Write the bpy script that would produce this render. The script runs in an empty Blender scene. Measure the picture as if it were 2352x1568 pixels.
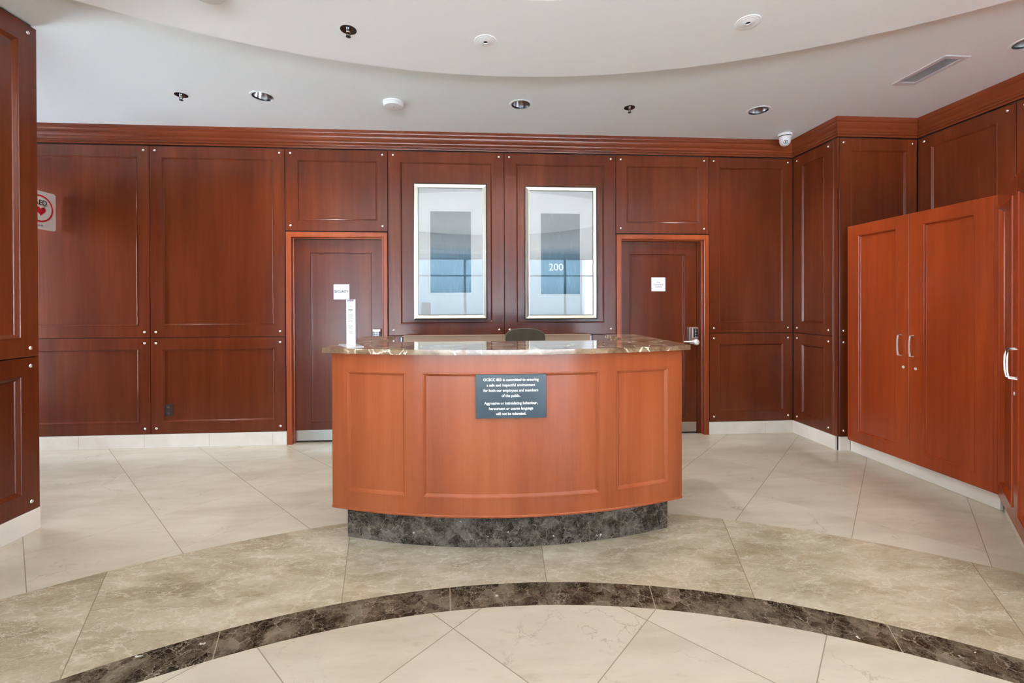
import bpy, bmesh, math, random
from mathutils import Vector, Matrix
from mathutils.geometry import tessellate_polygon

S = bpy.context.scene
COL = S.collection
PI = math.pi
random.seed(7)

# ---------------------------------------------------------------- dimensions (metres)
H = 1.445                      # eye height of the camera
D = 4.7147                     # face of the back wall
XR = 3.4786                    # face of the short return wall
YF = 4.09                      # face of the stub wall beside the cabinets
XU = 4.31                      # face of the right hand wall
XL = -2.8808                   # face of the panelled pier on the left
CEIL = 3.255                   # outer soffit
RING = 3.20                    # dropped ring
CX, CY = 0.13, -1.33           # centre of the rings in floor and ceiling
YFRONT = -6.3                  # glazed front

# ---------------------------------------------------------------- helpers
class MB:
    def __init__(s):
        s.v = []; s.f = []; s.m = []
    def add(s, pts, faces, mi=0):
        b = len(s.v); s.v += [Vector(p) for p in pts]
        for f in faces:
            s.f.append([b + i for i in f]); s.m.append(mi)
    def box(s, x0, x1, y0, y1, z0, z1, mi=0):
        s.add([(x0,y0,z0),(x1,y0,z0),(x1,y1,z0),(x0,y1,z0),(x0,y0,z1),(x1,y0,z1),(x1,y1,z1),(x0,y1,z1)],
              [(0,3,2,1),(4,5,6,7),(0,1,5,4),(1,2,6,5),(2,3,7,6),(3,0,4,7)], mi)
    def fbox(s, F, u0, u1, z0, z1, n0, n1, mi=0, nu=1, ch=0.0):
        """box in a wall frame, front edges chamfered by ch"""
        loops = [rect(u0,u1,z0,z1,n0,nu)]
        if ch:
            loops += [rect(u0,u1,z0,z1,n1-ch,nu), rect(u0+ch,u1-ch,z0+ch,z1-ch,n1,nu)]
        else:
            loops += [rect(u0,u1,z0,z1,n1,nu)]
        s.loops(F, loops, mi, cap0=True, nu=nu)
    def loops(s, F, loops, mi=0, cap0=False, cap1=True, nu=1):
        n = len(loops[0]); pts = []
        for l in loops: pts += [F(*p) for p in l]
        fs = []
        for k in range(len(loops)-1):
            for i in range(n):
                j = (i+1) % n
                fs.append((k*n+i, k*n+j, (k+1)*n+j, (k+1)*n+i))
        def cap(base, flip):
            for i in range(nu):
                q = (base+i, base+i+1, base+n-2-i, base+n-1-i)
                fs.append(q[::-1] if flip else q)
        if cap0: cap(0, True)
        if cap1: cap((len(loops)-1)*n, False)
        s.add(pts, fs, mi)
    def prism(s, poly, z0, z1, mi=0):
        n = len(poly)
        pts = [(p[0],p[1],z0) for p in poly] + [(p[0],p[1],z1) for p in poly]
        fs = [(i,(i+1)%n,n+(i+1)%n,n+i) for i in range(n)]
        tr = tessellate_polygon([[Vector((p[0],p[1],0)) for p in poly]])
        fs += [tuple(t) for t in tr] + [tuple(n+i for i in t) for t in tr]
        s.add(pts, fs, mi)
    def lathe(s, c, axis, prof, seg=32, mi=0, cap=(True, True)):
        c = Vector(c); a = Vector(axis).normalized()
        t = a.orthogonal().normalized(); w = a.cross(t)
        pts = []; fs = []
        for r, h in prof:
            for i in range(seg):
                g = 2*PI*i/seg
                pts.append(c + a*h + (t*math.cos(g) + w*math.sin(g))*r)
        for k in range(len(prof)-1):
            for i in range(seg):
                j = (i+1) % seg
                fs.append((k*seg+i, k*seg+j, (k+1)*seg+j, (k+1)*seg+i))
        if cap[0]: fs.append(tuple(range(seg))[::-1])
        if cap[1]: fs.append(tuple(range((len(prof)-1)*seg, len(prof)*seg)))
        s.add(pts, fs, mi)
    def tube(s, path, r, seg=10, mi=0):
        path = [Vector(p) for p in path]; rs = r if isinstance(r, (list, tuple)) else [r]*len(path)
        pts = []; fs = []; ref = None
        for k, p in enumerate(path):
            d = (path[min(k+1, len(path)-1)] - path[max(k-1, 0)]).normalized()
            if ref is None: ref = d.orthogonal().normalized()
            ref = (ref - d*ref.dot(d)).normalized(); w = d.cross(ref)
            for i in range(seg):
                g = 2*PI*i/seg
                pts.append(p + (ref*math.cos(g) + w*math.sin(g))*rs[k])
        for k in range(len(path)-1):
            for i in range(seg):
                j = (i+1) % seg
                fs.append((k*seg+i, k*seg+j, (k+1)*seg+j, (k+1)*seg+i))
        fs.append(tuple(range(seg))[::-1]); fs.append(tuple(range((len(path)-1)*seg, len(path)*seg)))
        s.add(pts, fs, mi)
    def build(s, name, mats, parent=None, origin=(0,0,0), smooth=0, recalc=True):
        o = Vector(origin)
        me = bpy.data.meshes.new(name)
        me.from_pydata([tuple(v - o) for v in s.v], [], s.f)
        if not isinstance(mats, (list, tuple)): mats = [mats]
        for m in mats: me.materials.append(m)
        for p, mi in zip(me.polygons, s.m): p.material_index = mi
        bm = bmesh.new(); bm.from_mesh(me)
        bmesh.ops.remove_doubles(bm, verts=bm.verts, dist=2e-5)
        if recalc: bmesh.ops.recalc_face_normals(bm, faces=bm.faces)
        bm.to_mesh(me); bm.free()
        if smooth:
            for p in me.polygons: p.use_smooth = True
            me.set_sharp_from_angle(angle=math.radians(smooth))
        ob = bpy.data.objects.new(name, me); COL.objects.link(ob)
        if parent is not None: ob.parent = parent
        else: ob.location = o
        return ob

def rect(u0, u1, z0, z1, n, nu=1):
    return ([(u0+(u1-u0)*i/nu, z0, n) for i in range(nu+1)] +
            [(u1-(u1-u0)*i/nu, z1, n) for i in range(nu+1)])

def wall_frame(o, u):
    ux, uy = u; l = math.hypot(ux, uy); ux /= l; uy /= l; nx, ny = uy, -ux
    return lambda a, z, n: Vector((o[0]+a*ux+n*nx, o[1]+a*uy+n*ny, z))
def arc_frame(c, R):
    return lambda a, z, n: Vector((c[0]+(R+n)*math.sin(a/R), c[1]-(R+n)*math.cos(a/R), z))

FB = wall_frame((0, D), (1, 0))          # back wall, u = X
FR = wall_frame((XR, D), (0, -1))        # return wall, u = D - Y
FF = wall_frame((0, YF), (1, 0))         # stub wall, u = X
FU = wall_frame((XU, YF), (0, -1))       # right wall above the cabinets, u = YF - Y
FL = wall_frame((XL, 0), (0, 1))         # pier on the left, u = Y

def board(mb, F, u0, u1, z0, z1, rec=None, th=.02, depth=.013, mw=.02, bead=.003, nu=1, ch=.0015, cap0=True):
    L = [rect(u0,u1,z0,z1,-th,nu)]
    if ch: L += [rect(u0,u1,z0,z1,-ch,nu), rect(u0+ch,u1-ch,z0+ch,z1-ch,0,nu)]
    else: L += [rect(u0,u1,z0,z1,0,nu)]
    if rec:
        a, b, c, d = rec
        for i, n in ((0,0),(.0015,bead),(.007,bead),(.0095,-.001),(.012,-.002),(mw-.003,-depth*.75),(mw,-depth)):
            L.append(rect(a+i,b-i,c+i,d-i,n,nu))
    mb.loops(F, L, 0, cap0=cap0, nu=nu)

def tag(o, label, cat, group=None):
    o['label'] = label; o['category'] = cat
    if group: o['group'] = group
    return o
def struct(o):
    o['kind'] = 'structure'; return o
def thing(name, loc, label, cat, group=None):
    o = bpy.data.objects.new(name, None); o.empty_display_size = .1
    COL.objects.link(o); o.location = loc
    return tag(o, label, cat, group)
def dup(root, loc, label, rotz=0):
    r = root.copy(); COL.objects.link(r); r.location = loc; r.rotation_euler = (0,0,rotz); r['label'] = label
    for ch in list(root.children):
        c = ch.copy(); COL.objects.link(c); c.parent = r
        for g in ch.children:
            d = g.copy(); COL.objects.link(d); d.parent = c
    return r

def lettering(name, body, size, F, u, z, n, mat, parent, origin=(0,0,0), bold=0.0, extrude=.0004, align='CENTER', spacing=1.0, sx=1.0, line=1.0):
    cu = bpy.data.curves.new('tmp_text', 'FONT'); cu.body = body; cu.size = size
    cu.align_x = align; cu.align_y = 'CENTER'; cu.offset = bold; cu.extrude = extrude
    cu.space_character = spacing; cu.space_line = line; cu.resolution_u = 3
    ob = bpy.data.objects.new('tmp_text', cu); COL.objects.link(ob)
    bpy.context.view_layer.update()
    me = bpy.data.meshes.new_from_object(ob.evaluated_get(bpy.context.evaluated_depsgraph_get()))
    bpy.data.objects.remove(ob); bpy.data.curves.remove(cu)
    o = Vector(origin)
    for v in me.vertices:
        v.co = F(u + v.co.x*sx, z + v.co.y, n + v.co.z) - o
    me.materials.clear(); me.materials.append(mat)
    me.name = name
    r = bpy.data.objects.new(name, me); COL.objects.link(r); r.parent = parent
    return r

# ---------------------------------------------------------------- materials
class NT:
    def __init__(s, name):
        s.mat = bpy.data.materials.new(name); s.mat.use_nodes = True
        s.t = s.mat.node_tree; s.t.nodes.clear()
        s.out = s.n('ShaderNodeOutputMaterial')
    def n(s, typ, **k):
        nd = s.t.nodes.new(typ)
        for a, b in k.items(): setattr(nd, a, b)
        return nd
    def l(s, a, b): s.t.links.new(a, b)
    def set(s, sock, v):
        if hasattr(v, 'is_linked') or isinstance(v, bpy.types.NodeSocket): s.l(v, sock)
        else: sock.default_value = v
    def math(s, op, a, b=0.0, c=0.0):
        m = s.n('ShaderNodeMath', operation=op)
        for i, x in enumerate((a, b, c)): s.set(m.inputs[i], x)
        return m.outputs[0]
    def vmath(s, op, a, b):
        m = s.n('ShaderNodeVectorMath', operation=op); s.set(m.inputs[0], a); s.set(m.inputs[1], b); return m.outputs[0]
    def pos(s, scale=(1,1,1), rot=0.0):
        g = s.n('ShaderNodeNewGeometry'); mp = s.n('ShaderNodeMapping')
        mp.inputs['Scale'].default_value = scale; mp.inputs['Rotation'].default_value = (0,0,rot)
        s.l(g.outputs['Position'], mp.inputs['Vector']); return mp.outputs[0]
    def noise(s, vec, scale=1, detail=4, rough=.55, dist=0, color=False):
        n = s.n('ShaderNodeTexNoise'); s.l(vec, n.inputs['Vector'])
        n.inputs['Scale'].default_value = scale; n.inputs['Detail'].default_value = detail
        n.inputs['Roughness'].default_value = rough; n.inputs['Distortion'].default_value = dist
        return n.outputs['Color'] if color else n.outputs['Fac']
    def edge(s, vec, scale):
        n = s.n('ShaderNodeTexVoronoi', feature='DISTANCE_TO_EDGE'); s.l(vec, n.inputs['Vector'])
        n.inputs['Scale'].default_value = scale; return n.outputs['Distance']
    def rng(s, x, a, b, c=0.0, d=1.0, smooth=True):
        m = s.n('ShaderNodeMapRange'); m.interpolation_type = 'SMOOTHSTEP' if smooth else 'LINEAR'
        s.set(m.inputs[0], x)
        for i, v in enumerate((a, b, c, d)): m.inputs[1+i].default_value = v
        return m.outputs[0]
    def mix(s, f, a, b):
        m = s.n('ShaderNodeMix', data_type='RGBA'); s.set(m.inputs[0], f)
        for i, v in ((6, a), (7, b)):
            if isinstance(v, tuple): m.inputs[i].default_value = (v[0],v[1],v[2],1)
            else: s.l(v, m.inputs[i])
        return m.outputs[2]
    def ramp(s, f, stops):
        r = s.n('ShaderNodeValToRGB'); s.l(f, r.inputs[0]); e = r.color_ramp.elements
        while len(e) < len(stops): e.new(.5)
        for el, (p, c) in zip(e, stops): el.position = p; el.color = (c[0],c[1],c[2],1)
        return r.outputs[0]
    def principled(s, col, rough=.5, metal=0.0, spec=.5, coat=0.0, coat_rough=.1, bump=None, bump_s=.1, alpha=None):
        b = s.n('ShaderNodeBsdfPrincipled')
        if isinstance(col, tuple): b.inputs['Base Color'].default_value = (col[0],col[1],col[2],1)
        else: s.l(col, b.inputs['Base Color'])
        s.set(b.inputs['Roughness'], rough); b.inputs['Metallic'].default_value = metal
        b.inputs['Specular IOR Level'].default_value = spec
        b.inputs['Coat Weight'].default_value = coat; b.inputs['Coat Roughness'].default_value = coat_rough
        if bump is not None:
            bp = s.n('ShaderNodeBump'); bp.inputs['Strength'].default_value = bump_s; bp.inputs['Distance'].default_value = .002
            s.l(bump, bp.inputs['Height']); s.l(bp.outputs[0], b.inputs['Normal'])
        s.l(b.outputs[0], s.out.inputs[0]); return s.mat

def plain(name, col, rough=.5, metal=0.0, spec=.5, coat=0.0, var=.04):
    t = NT(name); v = t.pos((1,1,1)); f = t.noise(v, 14, 3)
    c2 = tuple(min(1, c*(1+var)) for c in col); c1 = tuple(c*(1-var) for c in col)
    return t.principled(t.mix(f, c1, c2), rough, metal, spec, coat)

def wood(name, dark, mid, light, horiz=False, rough=.23, coat=.0):
    t = NT(name)
    k = (lambda a, b: (b, b, a)) if horiz else (lambda a, b: (a, a, b))
    oi = t.n('ShaderNodeObjectInfo')
    off = t.math('MULTIPLY', oi.outputs['Random'], 37.0)
    cb = t.n('ShaderNodeCombineXYZ')
    for i in range(3): t.l(off, cb.inputs[i])
    def P(sc): return t.vmath('ADD', t.pos(sc), cb.outputs[0])
    broad = t.noise(P(k(3.0, .35)), 1.0, 3, .5, .3)
    grain = t.noise(P(k(26, 1.1)), 1.0, 5, .6, .2)
    fine = t.noise(P(k(190, 7)), 1.0, 3, .6)
    f = t.math('ADD', t.math('MULTIPLY', broad, .62), t.math('ADD', t.math('MULTIPLY', grain, .25), t.math('MULTIPLY', fine, .13)))
    c = t.ramp(f, [(.33, dark), (.5, mid), (.67, light)])
    return t.principled(c, rough, 0, .38, coat, .12)

def tile_lines(t, sa, oa, sb, ob, half, split=False):
    """mask of grout lines for a square grid set on the diagonal"""
    x = t.n('ShaderNodeSeparateXYZ'); t.l(t.pos(), x.inputs[0])
    r = .70710678
    a = t.math('MULTIPLY', t.math('ADD', x.outputs[0], x.outputs[1]), r)
    b = t.math('MULTIPLY', t.math('SUBTRACT', x.outputs[1], x.outputs[0]), r)
    ms = []
    ids = []
    for c, s, o in ((a, sa, oa), (b, sb, ob)):
        q = t.math('DIVIDE', t.math('SUBTRACT', c, o), s)
        d = t.math('MULTIPLY', t.math('ABSOLUTE', t.math('SUBTRACT', q, t.math('ROUND', q))), s)
        ms.append(t.rng(d, half*.6, half*1.4, 1, 0)); ids.append(t.math('FLOOR', q))
    cell = t.math('FRACT', t.math('MULTIPLY', t.math('SINE', t.math('ADD', t.math('MULTIPLY', ids[0], 12.9), t.math('MULTIPLY', ids[1], 78.2))), 437.5))
    if split:      # the joints run tight one way on each side of the hall
        w_ = t.rng(x.outputs[0], -.2, .4, 0, 1)
        ms[1] = t.math('MULTIPLY', ms[1], t.math('ADD', t.math('MULTIPLY', w_, .65), .35))
        ms[0] = t.math('MULTIPLY', ms[0], t.math('SUBTRACT', 1.0, t.math('MULTIPLY', w_, .65)))
    return t.math('MAXIMUM', ms[0], ms[1]), cell

def cream(name, sa, oa, sb, ob, split=False):
    t = NT(name)
    g, cell = tile_lines(t, sa, oa, sb, ob, .0020, split)
    cb = t.n('ShaderNodeCombineXYZ'); t.l(t.math('MULTIPLY', cell, 9.0), cb.inputs[2])
    p = t.vmath('ADD', t.pos(), cb.outputs[0])
    soft = t.noise(t.vmath('ADD', t.pos((1.4,5.5,1), .35), cb.outputs[0]), 1.0, 5, .6, .4)
    base = t.ramp(soft, [(.30, (.41,.355,.268)), (.5, (.468,.41,.317)), (.70, (.515,.457,.362))])
    base = t.mix(t.math('MULTIPLY', cell, .30), base, (.50,.435,.353))
    warp = t.vmath('ADD', p, t.vmath('MULTIPLY', t.noise(p, 5, 5, .65, color=True), (.28,.28,.28)))
    e = t.rng(t.edge(warp, 2.6), 0, .012, 1, 0)
    keep = t.rng(t.noise(p, 2.2, 3), .5, .66)
    base = t.mix(t.math('MULTIPLY', t.math('MULTIPLY', e, keep), .5), base, (.25,.185,.12))
    spots = t.rng(t.noise(t.vmath('ADD', t.pos((7,24,1), .35), cb.outputs[0]), 1.0, 7, .72, .3), .56, .72)
    base = t.mix(t.math('MULTIPLY', spots, .30), base, (.31,.245,.17))
    base = t.mix(t.math('MULTIPLY', g, .8), base, (.20,.16,.11))
    return t.principled(base, .17, 0, .42)

def radial_lines(t, step, off, half):
    x = t.n('ShaderNodeSeparateXYZ'); t.l(t.pos(), x.inputs[0])
    dx = t.math('SUBTRACT', x.outputs[0], CX); dy = t.math('SUBTRACT', x.outputs[1], CY)
    a = t.math('ARCTAN2', dx, dy)
    q = t.math('DIVIDE', t.math('SUBTRACT', a, math.radians(off)), math.radians(step))
    d = t.math('MULTIPLY', t.math('ABSOLUTE', t.math('SUBTRACT', q, t.math('ROUND', q))), math.radians(step)*3.6)
    return t.rng(d, half*.6, half*1.4, 1, 0), t.math('FLOOR', q)

def taupe(name):
    t = NT(name)
    g, cid = radial_lines(t, 16.25, 3.2, .002)
    cell = t.math('FRACT', t.math('MULTIPLY', t.math('SINE', t.math('MULTIPLY', cid, 57.3)), 917.3))
    cb = t.n('ShaderNodeCombineXYZ'); t.l(t.math('MULTIPLY', cell, 11.0), cb.inputs[2])
    p = t.vmath('ADD', t.pos((1.0,2.2,1), .12), cb.outputs[0])
    w = t.vmath('ADD', p, t.vmath('MULTIPLY', t.noise(p, 3.5, 6, .65, color=True), (.55,.55,.55)))
    f = t.noise(w, 2.0, 9, .68)
    c = t.ramp(f, [(.30, (.235,.185,.115)), (.45, (.325,.265,.178)), (.58, (.425,.357,.26)), (.72, (.51,.445,.345))])
    e = t.rng(t.edge(w, 3.4), 0, .03, 1, 0)
    e2 = t.rng(t.edge(w, 11), 0, .06, 1, 0)
    c = t.mix(t.math('MULTIPLY', e, .5), c, (.60,.525,.42))
    c = t.mix(t.math('MULTIPLY', e2, .3), c, (.57,.50,.395))
    c = t.mix(t.math('MULTIPLY', g, .75), c, (.17,.125,.08))
    return t.principled(c, .17, 0, .42)

def emperador(name, lift=1.0, scale=1.0, joints=True, stops=((.020,.0135,.008),(.060,.044,.027),(.120,.095,.063),(.20,.165,.115))):
    t = NT(name)
    p = t.pos((scale,)*3)
    w = t.vmath('ADD', p, t.vmath('MULTIPLY', t.noise(p, 7, 5, .7, color=True), (.13,.13,.13)))
    def cell(sc):
        v = t.n('ShaderNodeTexVoronoi', feature='F1'); t.l(w, v.inputs['Vector']); v.inputs['Scale'].default_value = sc
        sp_ = t.n('ShaderNodeSeparateColor'); t.l(v.outputs['Color'], sp_.inputs[0]); return sp_.outputs[0]
    big = t.noise(p, 4.5, 5, .6)
    f = t.math('ADD', t.math('MULTIPLY', cell(9), .30), t.math('ADD', t.math('MULTIPLY', cell(26), .22), t.math('MULTIPLY', t.rng(big, .3, .7), .48)))
    L = lambda c: tuple(v*lift for v in c)
    c = t.ramp(f, [(q, L(k)) for q, k in zip((.28, .50, .66, .86), stops)])
    fine = t.noise(w, 60, 4, .7)
    c = t.mix(t.math('MULTIPLY', t.rng(fine, .5, .7), .35), c, L(stops[3]))
    e1 = t.math('MULTIPLY', t.rng(t.edge(w, 9), 0, .022, 1, 0), t.rng(t.noise(p, 7, 3), .38, .58))
    e2 = t.math('MULTIPLY', t.rng(t.edge(w, 26), 0, .05, 1, 0), t.rng(t.noise(p, 5, 3), .30, .55))
    e3 = t.math('MULTIPLY', t.rng(t.edge(w, 60), 0, .09, 1, 0), t.rng(t.noise(p, 9, 3), .42, .6))
    c = t.mix(t.math('MULTIPLY', e3, .40), c, L((.24,.19,.14)))
    c = t.mix(t.math('MULTIPLY', e2, .62), c, L((.28,.225,.165)))
    c = t.mix(t.math('MULTIPLY', e1, .8), c, L((.40,.33,.25)))
    sp = t.rng(t.noise(w, 13, 2, .5), .715, .745)
    c = t.mix(t.math('MULTIPLY', sp, .8), c, (.62,.57,.50))
    if joints:
        g, _ = radial_lines(t, 16.3, -4.75, .002)
        c = t.mix(t.math('MULTIPLY', g, .6), c, (.40,.34,.26))
    return t.principled(c, .14, 0, .42)

def counter_stone(name):
    t = NT(name); p = t.pos()
    w = t.vmath('ADD', p, t.vmath('MULTIPLY', t.noise(p, 7, 5, .6, color=True), (.16,.16,.16)))
    n = t.noise(w, 9, 8, .62)
    c = t.ramp(n, [(.32, (.10,.052,.026)), (.5, (.23,.145,.085)), (.64, (.33,.225,.14)), (.76, (.42,.31,.21))])
    e = t.math('MULTIPLY', t.rng(t.edge(w, 7), 0, .05, 1, 0), t.rng(t.noise(p, 6, 2), .47, .58))
    c = t.mix(t.math('MULTIPLY', e, .9), c, (.78,.70,.58))
    return t.principled(c, .07, 0, .5)

def base_stone(name):
    t = NT(name); p = t.pos()
    n = t.noise(p, 4, 6, .6, .5)
    return t.principled(t.ramp(n, [(.3, (.66,.60,.52)), (.7, (.76,.71,.64))]), .25, 0, .4)

def brushed(name, col, rough=.3):
    t = NT(name); n = t.noise(t.pos((8,8,300)), 1, 3)
    return t.principled(t.mix(n, tuple(c*.88 for c in col), col), rough, 1.0)

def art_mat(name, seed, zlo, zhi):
    """grey over blue bands, a street reflection painted into the art"""
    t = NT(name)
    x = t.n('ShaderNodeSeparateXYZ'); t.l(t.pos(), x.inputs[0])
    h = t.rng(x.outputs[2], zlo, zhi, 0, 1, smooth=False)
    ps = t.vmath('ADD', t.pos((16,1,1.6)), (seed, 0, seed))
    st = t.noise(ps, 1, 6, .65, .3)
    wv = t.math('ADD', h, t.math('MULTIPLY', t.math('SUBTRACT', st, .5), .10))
    c = t.ramp(wv, [(0, (.045,.115,.165)), (.16, (.10,.21,.29)), (.36, (.085,.19,.27)), (.50, (.12,.20,.26)), (.60, (.26,.29,.30)), (.8, (.22,.235,.23)), (1, (.17,.175,.17))])  # grey, pale and blue bands imitate the street mirrored in the glass
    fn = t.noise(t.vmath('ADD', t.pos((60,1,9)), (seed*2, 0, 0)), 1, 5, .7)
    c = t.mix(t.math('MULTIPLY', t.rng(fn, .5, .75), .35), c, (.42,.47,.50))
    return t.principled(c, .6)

def pane_mat(name, refl=.08, tint=(1,1,1)):
    t = NT(name)
    tr = t.n('ShaderNodeBsdfTransparent'); tr.inputs[0].default_value = (*tint, 1)
    gl = t.n('ShaderNodeBsdfGlossy'); gl.inputs['Roughness'].default_value = .01
    fr = t.n('ShaderNodeFresnel'); fr.inputs['IOR'].default_value = 1.5
    mx = t.n('ShaderNodeMixShader')
    t.l(t.math('MULTIPLY', fr.outputs[0], refl/.04), mx.inputs[0])
    t.l(tr.outputs[0], mx.inputs[1]); t.l(gl.outputs[0], mx.inputs[2]); t.l(mx.outputs[0], t.out.inputs[0])
    return t.mat

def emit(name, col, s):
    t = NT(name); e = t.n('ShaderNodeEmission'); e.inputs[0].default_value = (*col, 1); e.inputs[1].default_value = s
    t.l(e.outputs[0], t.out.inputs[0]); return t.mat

WOOD = wood('cherry_panel', (.072,.0122,.0036), (.104,.0188,.0054), (.140,.028,.0084))
WOODD = wood('cherry_desk', (.245,.053,.0165), (.315,.074,.0245), (.385,.100,.036))
WOODC = wood('cherry_cabinet', (.19,.028,.0065), (.255,.039,.009), (.32,.056,.0135))
WOODH = wood('cherry_crown', (.10,.018,.006), (.135,.026,.0085), (.175,.037,.012), horiz=True)
WOODF = wood('cherry_frame_lit', (.21,.040,.011), (.265,.053,.015), (.32,.070,.021))  # lighter than the panel wood: light on the frames put into the colour
DARK = plain('reveal_black', (.012,.006,.004), .7)
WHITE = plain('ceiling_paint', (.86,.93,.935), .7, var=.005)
WHITE2 = plain('ring_lit_white', (.945,.97,.975), .7, var=.005)  # whiter than the soffit: the ring's brighter light is put into its colour
PLAST = plain('white_plastic', (.78,.78,.77), .35)
TILEO = cream('cream_tile_outer', .6115, .058, .602, .2067, True)
TILEI = cream('cream_tile_inner', .6145, .688, .6307, .228)
TAUPE = taupe('taupe_marble')
DARKM = emperador('dark_marble', .80, scale=1.4)
PLINTHM = emperador('plinth_marble', .85, joints=False, scale=1.8, stops=((.018,.012,.010),(.062,.044,.037),(.135,.105,.09),(.22,.18,.155)))
STONE = counter_stone('counter_marble')
BASE = base_stone('base_marble')
RIVET = plain('rivet_nickel', (.90,.84,.78), .25, .85)
STEEL = brushed('satin_steel', (.70,.68,.64), .28)
KICK = brushed('kick_plate_steel', (.62,.60,.56), .22)
SATIN = plain('satin_chrome', (.84,.82,.79), .38, .55)
CHROME = plain('chrome', (.86,.85,.83), .12, 1.0)
ALU = plain('reflector_metal', (.80,.80,.80), .22, 1.0)
BLACK = plain('black_plastic', (.012,.012,.013), .35)
BLACKM = plain('black_metal', (.02,.02,.02), .4, .6)
BROWNP = plain('brown_plastic', (.035,.02,.014), .35)
FRAMEM = brushed('champagne_frame', (.64,.60,.50), .34)
MATB = plain('mat_board', (.84,.80,.745), .8, var=.01)
SIGNW = plain('sign_white', (.88,.885,.885), .45, var=.01)
INK = plain('ink_black', (.02,.02,.022), .5)
INKG = plain('ink_grey', (.17,.17,.19), .6)
RED = plain('sign_red', (.62,.012,.03), .45)
NAVY = plain('plaque_slate', (.022,.040,.055), .25)
GOLDW = plain('plaque_letter', (.85,.82,.74), .4)
TAN = plain('tan_laminate', (.36,.235,.155), .45)
FABRIC = plain('olive_mesh', (.075,.060,.040), .85, var=.3)
ACRYL = plain('clear_acrylic', (.72,.74,.80), .08, 0, .6)
GLASS = pane_mat('picture_glass', .05)
WINGL = pane_mat('window_glass', .04)
VENTM = plain('vent_paint', (.62,.62,.62), .5)
MULL = plain('mullion', (.10,.10,.11), .4, .7)

# ---------------------------------------------------------------- floor
def circle(r, n=192, a0=0.0):
    return [(CX + r*math.cos(a0+2*PI*i/n), CY + r*math.sin(a0+2*PI*i/n)) for i in range(n)]
def holed(mb, outer, holes, z, mi=0):
    rings = [outer] + holes
    pts = [p for r in rings for p in r]
    tr = tessellate_polygon([[Vector((p[0], p[1], 0)) for p in r] for r in rings])
    mb.add([(p[0], p[1], z) for p in pts], [tuple(t) for t in tr], mi)
def annulus(mb, r0, r1, z, n=192):
    a = circle(r0, n); b = circle(r1, n)
    mb.add([(*p, z) for p in a] + [(*p, z) for p in b], [(i, (i+1) % n, n+(i+1) % n, n+i) for i in range(n)])
def band(mb, r, z0, z1, n=192):
    a = circle(r, n)
    mb.add([(*p, z0) for p in a] + [(*p, z1) for p in a], [(i, (i+1) % n, n+(i+1) % n, n+i) for i in range(n)])
ROOM = [(-6.0, YFRONT), (5.0, YFRONT), (5.0, 5.0), (-6.0, 5.0)]
m = MB(); holed(m, ROOM, [circle(4.436)], 0.0)
m.box(-6, 5, YFRONT, 5.0, -.12, -.03)
floor = struct(m.build('floor', TILEO)); floor['label'] = 'polished cream marble tile floor laid on the diagonal'
m = MB(); annulus(m, 3.607, 4.436, 0); o = m.build('marble_band', TAUPE, floor); o['label'] = 'wide taupe marble band curving across the floor'
m = MB(); annulus(m, 3.432, 3.607, 0); o = m.build('marble_ring', DARKM, floor); o['label'] = 'narrow dark brown marble ring in the floor'
m = MB(); m.add([(*p, 0) for p in circle(3.432)], [tuple(range(192))]); o = m.build('tile_field', TILEI, floor); o['label'] = 'cream tiles inside the dark ring'

# ---------------------------------------------------------------- ceiling
def ring_pts(c, r, n=28): return [(c[0]+r*math.cos(2*PI*i/n), c[1]+r*math.sin(2*PI*i/n)) for i in range(n)]
DL = [(-1.889,3.966), (0.357,3.983), (2.593,3.973), (3.80,2.815)]
VENT = (3.482, 3.212)
m = MB()
vh = [(VENT[0]-.062,VENT[1]-.172),(VENT[0]+.062,VENT[1]-.172),(VENT[0]+.062,VENT[1]+.172),(VENT[0]-.062,VENT[1]+.172)]
holed(m, ROOM, [circle(4.70, 128)] + [ring_pts(c, .088) for c in DL] + [vh], CEIL)
m.box(-6.2, 5.2, YFRONT-.2, 5.2, 4.2, 4.3)
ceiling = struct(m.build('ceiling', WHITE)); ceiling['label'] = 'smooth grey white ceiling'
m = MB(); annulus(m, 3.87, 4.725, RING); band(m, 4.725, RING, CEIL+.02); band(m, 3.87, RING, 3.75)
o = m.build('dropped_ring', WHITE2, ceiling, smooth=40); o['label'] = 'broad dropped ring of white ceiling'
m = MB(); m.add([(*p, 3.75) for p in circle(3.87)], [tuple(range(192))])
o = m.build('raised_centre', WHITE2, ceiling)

# ---------------------------------------------------------------- walls
LZ0, LZ1, UZ0, UZ1 = .141, 1.1165, 1.1225, 3.064
G = .003
def rivet(F, u, z, parent, r=.0105):
    c = F(u, z, 0); ax = F(u, z, 1) - c
    mb = MB(); mb.lathe(c - ax*.002, ax, [(r*1.15,0),(r*1.15,.0025),(r,.004),(r*.8,.0065),(r*.45,.008),(.0005,.0085)], 14)
    return mb.build('rivet', RIVET, parent, smooth=50)
def wall_panel(F, u0, u1, z0, z1, wall, mat=WOOD, ins=(.112,.112), rz=None, rivets=((0,0),(1,0),(0,1),(1,1)), ro=.055):
    """one riveted frame-and-panel board of wall cladding"""
    if rz is None: rz = (z0+.115, z1-.107)
    mb = MB(); board(mb, F, u0+G, u1-G, z0, z1, (u0+ins[0], u1-ins[1], rz[0], rz[1]))
    p = mb.build('wall_panel', mat, wall)
    for a, b in rivets:
        rivet(F, (u0+ro) if a == 0 else (u1-ro), (z0+.0545) if b == 0 else (z1-(.0415 if z1 > 3 else .053)), p)
    return p

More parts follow.
